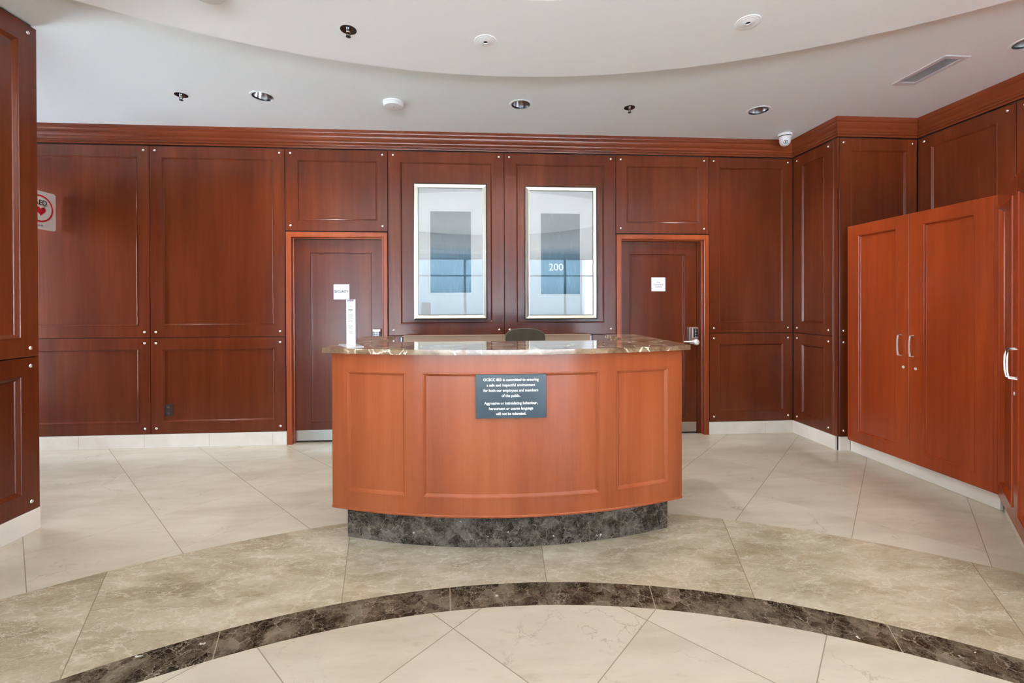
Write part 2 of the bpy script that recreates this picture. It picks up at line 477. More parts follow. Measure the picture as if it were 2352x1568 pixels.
# back wall
m = MB()
for x0, x1 in ((-6.0,-2.022),(-.989,1.464),(2.504,3.62)): m.box(x0, x1, D+.021, D+.22, 0, 4.2)
for x0, x1 in ((-2.022,-.989),(1.464,2.504)): m.box(x0, x1, D+.021, D+.22, 2.21, 4.2)
wall_back = struct(m.build('wall_back', DARK)); wall_back['label'] = 'back wall clad in riveted cherry wood panels'
S1, S2, S3, S4, S5, S6 = -3.362, -2.030, -.983, .241, 1.459, 2.508
for u0, u1 in ((-4.64, S1), (S1, S2), (S3, S4), (S4, S5), (S6, XR)):
    wall_panel(FB, u0, u1, LZ0, LZ1, wall_back, rz=(.255, 1.005))
    wall_panel(FB, u0, u1, UZ0, UZ1, wall_back, rz=(1.24, 2.957), ins=((.125,.125) if u0 > -1.5 and u1 < 2 else (.118,.115)))
for u0, u1 in ((S2, S3), (S5, S6)):
    wall_panel(FB, u0, u1, 2.218, UZ1, wall_back, rz=(2.327, 2.957), ins=(.12,.108))

# short return wall, stub wall and right hand wall
m = MB(); m.box(XR+.021, XR+.14, YF+.02, D+.021, 0, 4.2)
wall_return = struct(m.build('wall_return', DARK)); wall_return['label'] = 'short return wall of cherry panels in the right corner'
EP = D - 4.157
wall_panel(FR, 0.004, EP, LZ0, LZ1, wall_return, rz=(.255,1.005), ins=(.128,.106))
wall_panel(FR, 0.004, EP, UZ0, UZ1, wall_return, rz=(1.24,2.957), ins=(.128,.106))
m = MB(); m.box(XR+.03, XU+.2, YF+.021, YF+.14, 0, 4.2)
wall_stub = struct(m.build('wall_stub', DARK)); wall_stub['label'] = 'narrow cherry panelled wall between corner and cabinets'
wall_panel(FF, 3.495, XU-.003, LZ0, LZ1, wall_stub, rz=(.255,1.005), ins=(.117,.111), ro=.045)
wall_panel(FF, 3.495, XU-.003, UZ0, UZ1, wall_stub, rz=(1.24,2.957), ins=(.117,.111), ro=.045)
m = MB(); m.box(XU+.021, XU+.2, YFRONT, YF+.02, 0, 4.2)
wall_right = struct(m.build('wall_right', DARK)); wall_right['label'] = 'right wall of cherry panels above the cabinets'
for u0, u1 in ((.004,.808),(.808,2.15),(2.15,3.5),(3.5,4.85),(4.85,6.2),(6.2,7.6),(7.6,9.0)):
    wall_panel(FU, u0, u1, UZ0, UZ1, wall_right, rz=(1.24,2.957), ins=(.125,.128), ro=.06)
    if u0 > 2: wall_panel(FU, u0, u1, LZ0, LZ1, wall_right, rz=(.255,1.005), rivets=())
# corner post at the end of the return wall
mb = MB()
mb.prism([(XR+.022,4.157-G),(XR,4.157-G),(XR-.006,4.150),(XR-.006,4.141),(XR,4.134),(XR,4.124),(XR-.007,4.116),(XR-.007,YF-.004),(XR+.004,YF-.004),(XR+.0155,YF+.002),(XR+.0155,YF+.022)], LZ0, UZ1)
post = struct(mb.build('trim_5', WOOD)); post['label'] = 'beaded wooden corner post beside the cabinets'

# pier on the left
m = MB(); m.box(-4.4, XL-.021, 1.2, 3.06, 0, CEIL+.03)
wall_left = struct(m.build('wall_left', DARK)); wall_left['label'] = 'cherry panelled pier projecting at the left'
for z0, z1, r in ((LZ0,LZ1,(.253,1.005)), (UZ0,3.238,(1.24,3.12))):
    mb = MB(); board(mb, FL, 1.75, 3.073, z0, z1, (1.86, 2.966, r[0], r[1]), mw=.03, depth=.018)
    p = mb.build('wall_panel', WOOD, wall_left)
    for u in (1.805, 3.021): 
        for z in ((.196, 1.064) if z0 < 1 else (1.178, 3.187)): rivet(FL, u, z, p)
mb = MB(); mb.box(-4.4, XL-.001, 3.062, 3.073, LZ0, 3.238); mb.build('wall_panel', WOOD, wall_left)

# enclosing walls that lie out of view, partly known from reflections
m = MB(); m.box(-6.2, -6.0, YFRONT, 5.0, 3.1, 4.2); m.box(-6.2, -6.0, YFRONT, 5.0, -.02, .12)
o = struct(m.build('wall_side', WHITE)); o['label'] = 'glazed side wall left of the viewer'
m = MB(); m.box(-6.2, -6.0, -2.9, 3.5, .12, 3.1); o = struct(m.build('wall_side_lower', WOOD)); o['label'] = 'panelled part of the side wall'
for k, (a, b) in enumerate(((-6.3,-4.6),(-4.6,-2.9),(3.5,5.0))):  # last one, in the alcove, is unseen and added to brighten the left ceiling
    w = MB()
    for y0, y1, z0, z1 in ((a, a+.04, .12, 3.1), (b-.04, b, .12, 3.1), (a, b, .12, .17), (a, b, 3.05, 3.1)):
        w.box(-6.12, -6.04, y0, y1, z0, z1)
    win = struct(w.build('window_%d' % (k+7), MULL))
    g = MB(); g.box(-6.085, -6.075, a+.02, b-.02, .14, 3.08); g.build('pane', WINGL, win)
m = MB(); m.box(-6.0, -4.40, 1.2, 1.4, 0, CEIL+.03); o = struct(m.build('wall_alcove_front', WOOD)); o['label'] = 'wall closing the left alcove'
m = MB()
m.box(-6.2, 5.2, YFRONT-.2, YFRONT, 3.1, 4.2); m.box(-6.2, 5.2, YFRONT-.2, YFRONT, -.02, .12)
WX = [-6.0, -4.2, -2.4, -.6, 1.2, 3.0, 4.8]
m.box(-6.2, -5.95, YFRONT-.2, YFRONT, 0, 3.2); m.box(4.75, 5.2, YFRONT-.2, YFRONT, 0, 3.2)
wf = struct(m.build('wall_front', WHITE)); wf['label'] = 'glazed front wall behind the viewer'
for k in range(6):
    a, b = max(WX[k], -5.95), min(WX[k+1], 4.75)
    w = MB()
    for x0, x1, z0, z1 in ((a, a+.04, .12, 3.1), (b-.04, b, .12, 3.1), (a, b, .12, .17), (a, b, 3.05, 3.1), (a, b, 2.45, 2.5)):
        w.box(x0, x1, YFRONT-.12, YFRONT-.04, z0, z1)
    win = struct(w.build('window_%d' % (k+1), MULL))
    g = MB(); g.box(a+.02, b-.02, YFRONT-.085, YFRONT-.075, .14, 3.08); g.build('pane', WINGL, win)
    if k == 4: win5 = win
lettering('lettering', '200', .36, wall_frame((0, YFRONT-.07), (1,0)), 2.68, 2.78, .03, emit('glowing_number', (.92,.96,1), 9.0), win5, bold=.004)  # plain vinyl digits given a glow so their reflection reads bright

# ---------------------------------------------------------------- crown moulding
CR = [(0,3.076),(.010,3.077),(.0115,3.083),(.0115,3.090),(.006,3.094),(.008,3.099),(.017,3.102),(.019,3.109),(.017,3.116),(.012,3.119),
      (.016,3.123),(.021,3.132),(.024,3.143),(.023,3.152),(.027,3.156),(.033,3.166),(.040,3.180),(.044,3.195),(.043,3.205),(.047,3.209),
      (.052,3.216),(.054,3.228),(.055,3.240),(.055,3.256)]
def crown(name, p0, p1, m0, m1, label):
    """profile run from p0 to p1; m0/m1: how far the ends move along the run per unit of projection (mitres)"""
    dx, dy = p1[0]-p0[0], p1[1]-p0[1]; l = math.hypot(dx, dy); ux, uy = dx/l, dy/l; nx, ny = uy, -ux
    pts = []
    for o, mm in ((p0, m0), (p1, m1)):
        for n, z in CR + [(-.02, 3.256), (-.02, 3.076)]:
            pts.append((o[0]+ux*mm*n+nx*n, o[1]+uy*mm*n+ny*n, z))
    k = len(CR) + 2
    mb = MB(); mb.add(pts, [(i, (i+1) % k, k+(i+1) % k, k+i) for i in range(k)] + [tuple(range(k)), tuple(range(k, 2*k))])
    o = struct(mb.build(name, WOODH, smooth=35)); o['label'] = label; return o
crown('trim_1', (-6.0, D), (XR, D), 0, -1, 'dark cherry crown moulding along the back wall')
crown('trim_2', (XR, D), (XR, YF), 1, 1, 'short crown moulding run on the return wall')
crown('trim_3', (XR, YF), (XU, YF), -1, -1, 'crown moulding run above the stub wall')
crown('trim_4', (XU, YF), (XU, YFRONT), 1, 0, 'crown moulding along the right wall')

# ---------------------------------------------------------------- baseboards
def baseboard(name, F, u0, u1, cuts, label, h=.137, n1=.003):
    mb = MB(); us = [u0] + [c for c in cuts if u0 < c < u1] + [u1]
    for a, b in zip(us, us[1:]):
        mb.fbox(F, a+(.0008 if a != u0 else 0), b-(.0008 if b != u1 else 0), 0, h, -.02, n1, ch=.0012)
    o = struct(mb.build(name, BASE)); o['label'] = label; return o
cuts = [-4.051+.628*k for k in range(-3, 14)]
baseboard('baseboard_back', FB, -6.0, -2.0225, cuts, 'pale marble baseboard left of the security door')
baseboard('baseboard_back_middle', FB, -.988, 1.463, cuts, 'pale marble baseboard behind the desk')
baseboard('baseboard_back_right', FB, 2.5045, XR-.001, [3.155], 'pale marble baseboard right of the second door')
baseboard('baseboard_return', FR, .002, D-4.124, [], 'pale marble baseboard on the return wall')
baseboard('baseboard_stub', FF, 3.501, 3.607, [], 'short pale marble baseboard under the stub wall')
mb = MB(); mb.box(3.607, 3.63, 2.833, YF-.006, 0, .121)
o = struct(mb.build('baseboard_right', BASE)); o['label'] = 'marble baseboard under the corner cabinet'
F45 = wall_frame((3.55, 2.805), (-1, -1))
mb = MB(); mb.fbox(F45, -.014, 1.25, 0, .121, -.06, -.035)
o = struct(mb.build('baseboard_angled', BASE)); o['label'] = 'marble baseboard under the angled cabinet'
baseboard('baseboard_left', FL, 1.75, 3.0735, [2.46], 'pale marble baseboard of the left pier')

# ---------------------------------------------------------------- doors
def make_door(name, f0, f1, l0, l1, rec, label):
    root = bpy.data.objects.new(name, None); COL.objects.link(root); root.location = (0,0,0)
    struct(root); root['label'] = label
    org = (0,0,0)
    fr = MB(); w = .056
    i0, i1, it = f0+w, f1-w, 2.148
    # casing profile swept as an inverted U
    prof = [(0,-.10),(0,.004),(.004,.008),(.040,.008),(.044,.012),(.052,.012),(.056,.006),(.056,-.035),(.066,-.037),(.066,-.055),(.056,-.055),(.056,-.10)]
    n = len(prof); pts = []
    for corner in range(4):
        for a, nn in prof:
            u = f0+a if corner < 2 else f1-a
            z = 0.0 if corner in (0, 3) else 2.206-a
            pts.append(FB(u, z, nn))
    fs = []
    for c in range(3):
        for i in range(n-1):
            fs.append((c*n+i, c*n+i+1, (c+1)*n+i+1, (c+1)*n+i))
    fs += [tuple(range(n)), tuple(range(3*n, 4*n))]
    fr.add(pts, fs); fr.build('door_frame', WOODF, root)
    lf = MB(); FD = lambda u, z, nn: FB(u, z, nn-.058)
    board(lf, FD, l0, l1, .018, 2.137, rec, th=.045, depth=.003, mw=.026, bead=.007, cap0=True)
    leaf = lf.build('door_leaf', WOOD, root)
    kp = MB(); kp.fbox(FD, l0+.004, l1-.004, .02, .130, 0, .0016, ch=.0004); kp.build('kick_plate', KICK, leaf)
    hd = MB(); hd.box(f0+.03, f1-.03, D+.103, D+.2, 0, 2.2); hd.build('door_backing', DARK, root)
    return root, FD
door_1, FD = make_door('door_1', -2.022, -.989, -1.958, -1.053, (-1.803,-1.169,.207,2.003), 'cherry door with SECURITY sign left of the pictures')
door_2, FD = make_door('door_2', 1.464, 2.504, 1.527, 2.392, (1.628,2.262,.207,2.003), 'cherry door with keypad lever right of the pictures')
# wide hinge-side stop beside the second leaf
mb = MB(); mb.fbox(FB, 2.394, 2.441, 0, 2.14, -.10, -.052); mb.build('door_stop', WOOD, door_2)
# latch box with keypad on the first door
mb = MB(); mb.fbox(FD, -1.150, -1.069, 1.105, 1.190, 0, .035, ch=.004); lk = mb.build('lock_box', STEEL, door_1)
mb = MB(); mb.fbox(FD, -1.141, -1.086, 1.106, 1.170, .035, .040, ch=.001); mb.build('keypad', SIGNW, lk)
mb = MB(); mb.fbox(FD, -1.084, -1.071, 1.108, 1.168, .035, .038); mb.fbox(FD, -1.150, -1.142, 1.108, 1.168, .035, .038); mb.build('lock_cover', BLACK, lk)
mb = MB()
for i in range(3):
    for j in range(3): mb.fbox(FD, -1.136+.017*i, -1.124+.017*i, 1.113+.018*j, 1.123+.018*j, .040, .042)
mb.build('keys', INKG, lk)
# push-button lever lock on the second door
mb = MB(); mb.fbox(FD, 2.292, 2.392, 1.045, 1.187, 0, .04, ch=.006); mb.fbox(FD, 2.300, 2.386, 1.0, 1.05, 0, .03, ch=.004)
lk = mb.build('lock_body', STEEL, door_2)
mb = MB(); mb.fbox(FD, 2.327, 2.391, 1.07, 1.178, .04, .046, ch=.002); mb.build('keypad_frame', STEEL, lk)
mb = MB(); mb.fbox(FD, 2.335, 2.383, 1.078, 1.170, .046, .048); mb.build('keypad', BLACK, lk)
mb = MB()
for j in range(5): mb.lathe(FD(2.359, 1.09+.0168*j, .048), (0,-1,0), [(.0045,0),(.0045,.003),(.003,.004)], 10)
mb.build('buttons', SIGNW, lk)
mb = MB(); mb.lathe(FD(2.366, 1.022, .03), (0,-1,0), [(.034,0),(.034,.02),(.030,.03),(.026,.034),(.020,.034),(.019,.040),(.012,.042)], 24)
mb.build('knob', SATIN, lk, smooth=35)
mb = MB(); mb.tube([FD(2.350,1.025,.05), FD(2.32,1.027,.056), FD(2.27,1.029,.056), FD(2.222,1.030,.054)], [.010,.0095,.0085,.007], 12)
mb.build('lever', SATIN, lk, smooth=50)

# door signs
def sign(name, F, u0, u1, z0, z1, n, label, cat, rows, size, mat=SIGNW, ink=INK, bold=.0, sx=1.0, zc=None, lead=.03):
    c = F((u0+u1)/2, z0, n); t = thing(name, c, label, cat)
    mb = MB(); mb.fbox(F, u0, u1, z0, z1, n, n+.003, ch=.0006); mb.build('plate', mat, t, c)
    zz = (zc if zc else (z0+z1)/2) + lead*(len(rows)-1)/2
    for i, r in enumerate(rows): lettering('lettering', r, size, F, (u0+u1)/2, zz-lead*i, n+.0032, ink, t, c, bold=bold, sx=sx)
    return t
sign('security_sign', FD, -1.562, -1.400, 1.505, 1.664, .0005-.003, 'square white sign reading SECURITY on the left door', 'sign', ['SECURITY'], .0335, ink=INK, bold=.0009, zc=1.588)
sign('room_sign', FD, 1.876, 2.035, 1.588, 1.741, .0005-.003, 'square white sign reading Fire Command Centre on the right door', 'sign', ['Fire','Command','Centre'], .0265, ink=INKG, lead=.0245, zc=1.662)

# ---------------------------------------------------------------- flag sign at the left
FA = wall_frame((-4.245, 0), (0, 1))       # faces +X
c = Vector((-4.245, 4.56, 2.19))
aed = thing('defibrillator_sign', c, 'white AED sign with red ring and heart, half hidden by left pier', 'sign')
a0, a1, z0, z1 = 4.375, 4.708, 2.188, 2.556
def rrect(u0, u1, z0, z1, r, n, k=5):
    out = []
    for cu_, cz_, st in ((u1-r,z0+r,-PI/2),(u1-r,z1-r,0),(u0+r,z1-r,PI/2),(u0+r,z0+r,PI)):
        for i in range(k+1): out.append((cu_+r*math.cos(st+PI/2*i/k), cz_+r*math.sin(st+PI/2*i/k), n))
    return out
mb = MB(); P = [FA(*p) for p in rrect(a0,a1,z0,z1,.022,.0)] + [FA(*p) for p in rrect(a0,a1,z0,z1,.022,-.004)]
n = len(P)//2
mb.add(P, [tuple(range(n)), tuple(range(n,2*n))] + [(i,(i+1)%n,n+(i+1)%n,n+i) for i in range(n)])
mb.build('plate', SIGNW, aed, c)
uc, zc = 4.548, 2.388
mb = MB(); pts = []
for r in (.117, .132):
    for i in range(48): pts.append(FA(uc+r*math.cos(2*PI*i/48), zc+r*math.sin(2*PI*i/48), .0008))
mb.add(pts, [(i,(i+1)%48,48+(i+1)%48,48+i) for i in range(48)]); mb.build('red_ring', RED, aed, c)
mb = MB(); pts = []
for i in range(40):
    a = 2*PI*i/40; x = 16*math.sin(a)**3; y = 13*math.cos(a)-5*math.cos(2*a)-2*math.cos(3*a)-math.cos(4*a)
    pts.append(FA(uc+.010+x*.0031, zc-.022+y*.0031, .0008))
mb.add(pts, [tuple(range(40))]); mb.build('red_heart', RED, aed, c)
mb = MB()
bolt = [(.052,.045),(.026,.012),(.040,.010),(.018,-.040),(.048,.018),(.034,.020),(.062,.045)]
mb.add([FA(uc+.004+x*.9, zc-.012+y*.9, .0014) for x, y in bolt], [tuple(range(7))]); mb.build('lightning_bolt', INK, aed, c)
lettering('lettering', 'AED', .068, FA, uc+.008, zc+.056, .0012, INK, aed, c, bold=.0006)
lettering('lettering', 'ref 40', .024, FA, uc+.002, z0+.036, .0012, INKG, aed, c)

# ---------------------------------------------------------------- outlet and switch plates
def plate_thing(name, F, u0, u1, z0, z1, n, mat, label, cat, kind):
    c = F((u0+u1)/2, (z0+z1)/2, n); t = thing(name, c, label, cat)
    mb = MB(); mb.fbox(F, u0, u1, z0, z1, n, n+.006, ch=.002); mb.build('plate', mat, t, c)
    if kind == 'outlet':
        for dz in (-.03, .03):
            mb = MB(); mb.lathe(F((u0+u1)/2, (z0+z1)/2+dz, n+.006), F(0,0,1)-F(0,0,0), [(.019,0),(.019,.003),(.017,.004)], 20); s_ = mb.build('socket', BROWNP, t, c)
            mb = MB()
            for du in (-.007, .007): mb.fbox(F, (u0+u1)/2+du-.0014, (u0+u1)/2+du+.0014, (z0+z1)/2+dz-.006, (z0+z1)/2+dz+.006, n+.0095, n+.0105)
            mb.build('slots', STEEL, s_, c)
    else:
        mb = MB(); mb.fbox(F, (u0+u1)/2-.006, (u0+u1)/2+.006, (z0+z1)/2-.032, (z0+z1)/2+.032, n+.006, n+.013, ch=.002); mb.build('toggle', SIGNW, t, c)
    return t
plate_thing('wall_outlet', FB, -3.232, -3.156, .319, .440, -.013, BROWNP, 'dark brown electrical outlet low on the left wall panel', 'outlet', 'outlet')
plate_thing('wall_switch', FB, -.868, -.826, 1.03, 1.108, .0, BLACK, 'black switch plate left of the tan back panel', 'switch', 'switch')
plate_thing('wall_switch', FB, 1.155, 1.197, 1.03, 1.115, .0, BLACK, 'black switch plate right of the tan back panel', 'switch', 'switch')

# tan low unit on the wall behind the desk
mb = MB(); mb.fbox(FB, -.80, 1.135, .14, 1.120, .03, .15, ch=.002)
tanu = tag(mb.build('low_cabinet', TAN, origin=FB(.16,.14,.07)), 'tan laminate low cabinet against the wall behind the desk', 'cabinet')
tc = FB(.16,.14,.07)
mb = MB(); mb.fbox(FB, -.81, 1.145, 1.120, 1.128, .03, .155); mb.build('top', TAN, tanu, tc)
mb = MB(); mb.fbox(FB, -.79, 1.125, 0, .14, .04, .12); mb.build('plinth', BLACK, tanu, tc)

# ---------------------------------------------------------------- framed pictures
def picture(u0, u1, z0, z1, fw, mrec, seed, label):
    c = FB((u0+u1)/2, z0, 0); t = thing('framed_picture', c, label, 'picture', 'framed pictures on the back wall')
    n0 = -.0125 if True else 0
    mb = MB()
    L = [rect(u0,u1,z0,z1,n0), rect(u0-.008,u1+.008,z0-.008,z1+.008,n0+.004), rect(u0-.008,u1+.008,z0-.008,z1+.008,.020), rect(u0,u1,z0,z1,.026)]
    mb.loops(FB, L, cap0=True, cap1=False); mb.build('frame_edge', BLACK, t, c)
    mb = MB()
    L = [rect(u0,u1,z0,z1,.026), rect(u0+.006,u1-.006,z0+.006,z1-.006,.030), rect(u0+fw-.008,u1-fw+.008,z0+fw-.008,z1-fw+.008,.021), rect(u0+fw-.003,u1-fw+.003,z0+fw-.003,z1-fw+.003,.022), rect(u0+fw,u1-fw,z0+fw,z1-fw,.013)]
    mb.loops(FB, L, cap1=False); mb.build('frame', FRAMEM, t, c)
    a, b, cc, d = mrec
    mb = MB(); mb.loops(FB, [rect(u0+fw-.004,u1-fw+.004,z0+fw-.004,z1-fw+.004,.012), rect(a-.022,b+.022,cc-.022,d+.022,.012), rect(a-.020,b+.020,cc-.020,d+.020,.010), rect(a-.002,b+.002,cc-.002,d+.002,.010), rect(a,b,cc,d,.008)], cap1=False)
    mb.build('mat_board', MATB, t, c)
    mb = MB(); mb.fbox(FB, a-.01, b+.01, cc-.01, d+.01, .004, .0078); mb.build('artwork', art_mat('artwork_reflection_%d' % seed, seed*3.7, cc, d), t, c)
    mb = MB(); mb.fbox(FB, u0+fw-.002, u1-fw+.002, z0+fw-.002, z1-fw+.002, .0135, .0155); mb.build('glass', GLASS, t, c)
    return t
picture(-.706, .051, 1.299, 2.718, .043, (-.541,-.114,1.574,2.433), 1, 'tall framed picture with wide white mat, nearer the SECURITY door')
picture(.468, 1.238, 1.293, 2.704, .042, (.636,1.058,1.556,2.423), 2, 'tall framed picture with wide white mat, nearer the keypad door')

# ---------------------------------------------------------------- reception desk
DC, DR = (.225, 5.60), 3.075
FDk = arc_frame(DC, DR)
desk_o = Vector((.2, 2.9, 0))
desk = thing('reception_desk', desk_o, 'curved cherry reception desk with marble counter and dark marble plinth', 'reception desk')
mb = MB()
A0, A1 = math.radians(-21.65)*DR, math.radians(19.62)*DR
for u0, u1, r in ((A0, -.626, (-1.061,-.675,.328,1.054)), (-.626, .5205, (-.578,.4695,.328,1.054)), (.5205, A1, (.575,.947,.334,1.053))):
    board(mb, FDk, u0, u1, .232, 1.160, r, th=.04, nu=24, ch=0, mw=.022, depth=.014, cap0=True)
front = mb.build('front_panel', WOODD, desk, desk_o, smooth=28)
mb = MB(); mb.fbox(FDk, A0-.003, A1+.003, .218, .2325, -.04, .004, nu=48, ch=.003); mb.build('bottom_rail', WOODD, desk, desk_o, smooth=28)
YB = 3.66
for x0, x1 in ((-.909, -.869), (1.216, 1.256)):
    mb = MB(); mb.box(x0, x1, 2.775, YB, .218, 1.159); mb.build('side_panel', WOODD, desk, desk_o)
mb = MB(); PC, PR = (.235, 5.61), 2.995; FP = arc_frame(PC, PR)
p0, p1 = math.radians(-21.07)*PR, math.radians(18.67)*PR
mb.fbox(FP, p0, p1, 0, .222, -.03, 0, nu=48)
mb.box(-.84, -.81, 2.845, YB-.03, 0, .222); mb.box(1.165, 1.194, 2.80, YB-.03, 0, .222)
mb.build('plinth', PLINTHM, desk, desk_o, smooth=28)
# counter: curved front slab with two arms running back
CRad = 3.12; n = 48; q0, q1 = math.radians(-22.25), math.radians(20.15)
arc = [(DC[0]+CRad*math.sin(q0+(q1-q0)*i/n), DC[1]-CRad*math.cos(q0+(q1-q0)*i/n)) for i in range(n+1)]
poly = arc + [(arc[-1][0], YB+.02), (1.043, YB+.02), (1.043, 3.085), (-.708, 3.085), (-.708, YB+.02), (arc[0][0], YB+.02)]
mb = MB(); mb.prism(poly, 1.160, 1.1895)
ct = mb.build('countertop', STONE, desk, desk_o, smooth=28)
bv = ct.modifiers.new('edge', 'BEVEL'); bv.width = .002; bv.segments = 2; bv.limit_method = 'ANGLE'; bv.angle_limit = math.radians(50)
mb = MB(); mb.box(-.869, 1.216, 3.0, YB, .72, .75); mb.build('work_surface', TAN, desk, desk_o)

# slate plaque on the desk front
def plaque():
    F = lambda u, z, n: FDk(u, z, n-.014)
    c = F(-.06, .793, 0)
    t = thing('notice_plaque', c, 'dark slate notice with white lettering on the desk front', 'sign')
    mb = MB(); mb.fbox(F, -.262, .144, .793, 1.0445, .0008, .0188, nu=12, ch=.0006); mb.build('plate', NAVY, t, c)
    rows = [(1.0135,'OCSCC 803 is committed to ensuring'),(.9830,'a safe and respectful environment'),(.9525,'for both our employees and members'),(.9225,'of the public.'),
            (.8795,'Aggressive or intimidating behaviour,'),(.8490,'harassment or coarse language'),(.8190,'will not be tolerated.')]
    for z, s_ in rows: lettering('lettering', s_, .0222, F, -.06, z, .0190, GOLDW, t, c, bold=.00055, sx=.92)
plaque()

# leaflet stand on the counter
ZC = 1.1895
bdir = Vector((-.47, .883, 0)).normalized()
bc = Vector((-.822, 2.83, ZC))
bro = thing('leaflet_stand', bc, 'clear acrylic stand holding a printed white sheet on the counter', 'sign holder')
F_ = lambda u, z, n: bc + Vector((-bdir.x, -bdir.y, 0))*u + Vector((-bdir.y, bdir.x, 0)).normalized()*n + Vector((0,0,z))
# u runs from the far edge to the near edge, n faces the viewer's left
mb = MB(); mb.fbox(F_, -.125, .125, 0.0, .004, -.05, .05, ch=.001); mb.build('base', ACRYL, bro, bc)
mb = MB(); mb.fbox(F_, -.113, .113, .004, .290, -.004, -.0012); mb.fbox(F_, .109, .113, .004, .290, -.0012, .004); mb.fbox(F_, -.113, -.109, .004, .290, -.0012, .004); mb.build('holder', ACRYL, bro, bc)
mb = MB(); mb.fbox(F_, -.107, .107, .006, .286, -.001, .0008); sh = mb.build('sheet', SIGNW, bro, bc)
mb = MB(); mb.fbox(F_, -.107, .085, .279, .286, .0009, .0011); mb.build('header_stripe', plain('header_purple', (.16,.06,.12), .5), sh, bc)
mb = MB()
for z, a, b in ((.268,-.09,-.06),(.266,.04,.07),(.247,-.05,.05),(.196,-.07,.06),(.189,-.07,.07),(.181,-.07,.06),(.172,-.07,.07),(.160,-.07,.07),(.152,-.07,.06),
                (.128,-.07,.07),(.121,-.07,.07),(.114,-.07,.05),(.106,-.07,.06),(.092,-.07,.07),(.085,-.07,.05),(.078,-.07,.06)):
    mb.fbox(F_, a, b, z, z+.0022, .0009, .0011)
mb.fbox(F_, -.06, .06, .222, .229, .0009, .0011); mb.fbox(F_, -.02, .02, .212, .215, .0009, .0011)
mb.build('text_lines', INKG, sh, bc)

# ---------------------------------------------------------------- office chair behind the desk
co = Vector((.385, 4.02, 0))
chair = thing('office_chair', co, 'dark olive office chair whose backrest shows above the counter', 'chair')
rot = math.radians(10)
def Q(x, y, z): return co + Vector((x*math.cos(rot)-y*math.sin(rot), x*math.sin(rot)+y*math.cos(rot), z))
def shell(mb, w, zlo, zhi, r, y0, th, curve=.05, nu=20, nz=10):
    """rounded backrest outline, curved in plan"""
    front = []; back = []
    for j in range(nz+1):
        z = zlo + (zhi-zlo)*j/nz
        # outline half width: domed top, slightly tapered bottom
        tt = (z-(zhi-r))/r
        hw = w*(1-.10*((zhi-z)/(zhi-zlo))**2)
        if tt > 0: hw = hw*max(.30, (1-tt**2.6)**(1/2.6)) if j < nz else hw*.62
        zz = z
        for i in range(nu+1):
            x = -hw + 2*hw*i/nu
            dome = 0 if tt <= 0 else -.012*(x/w)**2*tt
            y = y0 - curve*(x/w)**2
            front.append(Q(x, y, zz+dome)); back.append(Q(x*.985, y+th, zz+dome))
    N = nu+1; M_ = len(front); fs = []
    for j in range(nz):
        for i in range(nu):
            a = j*N+i; fs.append((a,a+1,a+N+1,a+N)); fs.append((M_+a+N,M_+a+N+1,M_+a+1,M_+a))
    for i in range(nu):
        fs.append((i+1,i,M_+i,M_+i+1)); a = nz*N+i; fs.append((a,a+1,M_+a+1,M_+a))
    for j in range(nz):
        a = j*N; fs.append((a,a+N,M_+a+N,M_+a)); a = j*N+nu; fs.append((a+N,a,M_+a,M_+a+N))
    mb.add(front+back, fs)
mb = MB(); shell(mb, .186, .70, 1.225, .055, .0, .035, .045); br = mb.build('backrest', FABRIC, chair, co, smooth=50)
mb = MB(); mb.tube([Q(-.183,-.03,.78),Q(-.186,-.042,.95),Q(-.187,-.042,1.15),Q(-.180,-.040,1.178),Q(-.150,-.027,1.202),Q(-.09,-.008,1.219),Q(0,.001,1.226),Q(.09,-.008,1.219),Q(.150,-.027,1.202),Q(.180,-.040,1.178),Q(.187,-.042,1.15),Q(.186,-.042,.95),Q(.183,-.03,.78)], .0045, 8)
mb.build('piping', plain('olive_piping', (.10,.085,.06), .6), br, co, smooth=50)
mb = MB(); mb.tube([Q(0,.05,.50),Q(0,.07,.62),Q(0,.06,.85)], .018, 10); mb.build('back_support', BLACK, chair, co, smooth=40)
mb = MB()
so = [(.23*math.copysign(abs(math.cos(a))**.6, math.cos(a)), -.22+.22*math.copysign(abs(math.sin(a))**.6, math.sin(a))) for a in [2*PI*i/28 for i in range(28)]]
pts = [Q(x*.94, (y+.22)*.94-.22, .44) for x, y in so]+[Q(x,y,.455) for x,y in so]+[Q(x,y,.485) for x,y in so]+[Q(x*.92,(y+.22)*.92-.22,.505) for x,y in so]
mb.add(pts, [(k*28+i,k*28+(i+1)%28,(k+1)*28+(i+1)%28,(k+1)*28+i) for k in range(3) for i in range(28)]+[tuple(range(28)),tuple(range(84,112))])
mb.build('seat', FABRIC, chair, co, smooth=50)
mb = MB(); mb.lathe(Q(0,-.2,.10), (0,0,1), [(.03,0),(.03,.16),(.02,.16),(.02,.34)], 16); mb.build('gas_column', BLACKM, chair, co, smooth=40)
for k in range(5):
    a = 2*PI*k/5+.3
    mb = MB(); mb.tube([Q(0,-.2,.11),Q(.14*math.cos(a),-.2+.14*math.sin(a),.095),Q(.27*math.cos(a),-.2+.27*math.sin(a),.07)], [.024,.02,.014], 8)
    lg = mb.build('leg', BLACK, chair, co, smooth=40)
    w = Q(.27*math.cos(a),-.2+.27*math.sin(a),.03); ax = Vector((-math.sin(a+rot), math.cos(a+rot), 0))
    mb = MB(); mb.lathe(w-ax*.018, ax, [(.024,0),(.03,.004),(.03,.032),(.024,.036)], 14); mb.build('caster', BLACK, lg, co, smooth=40)

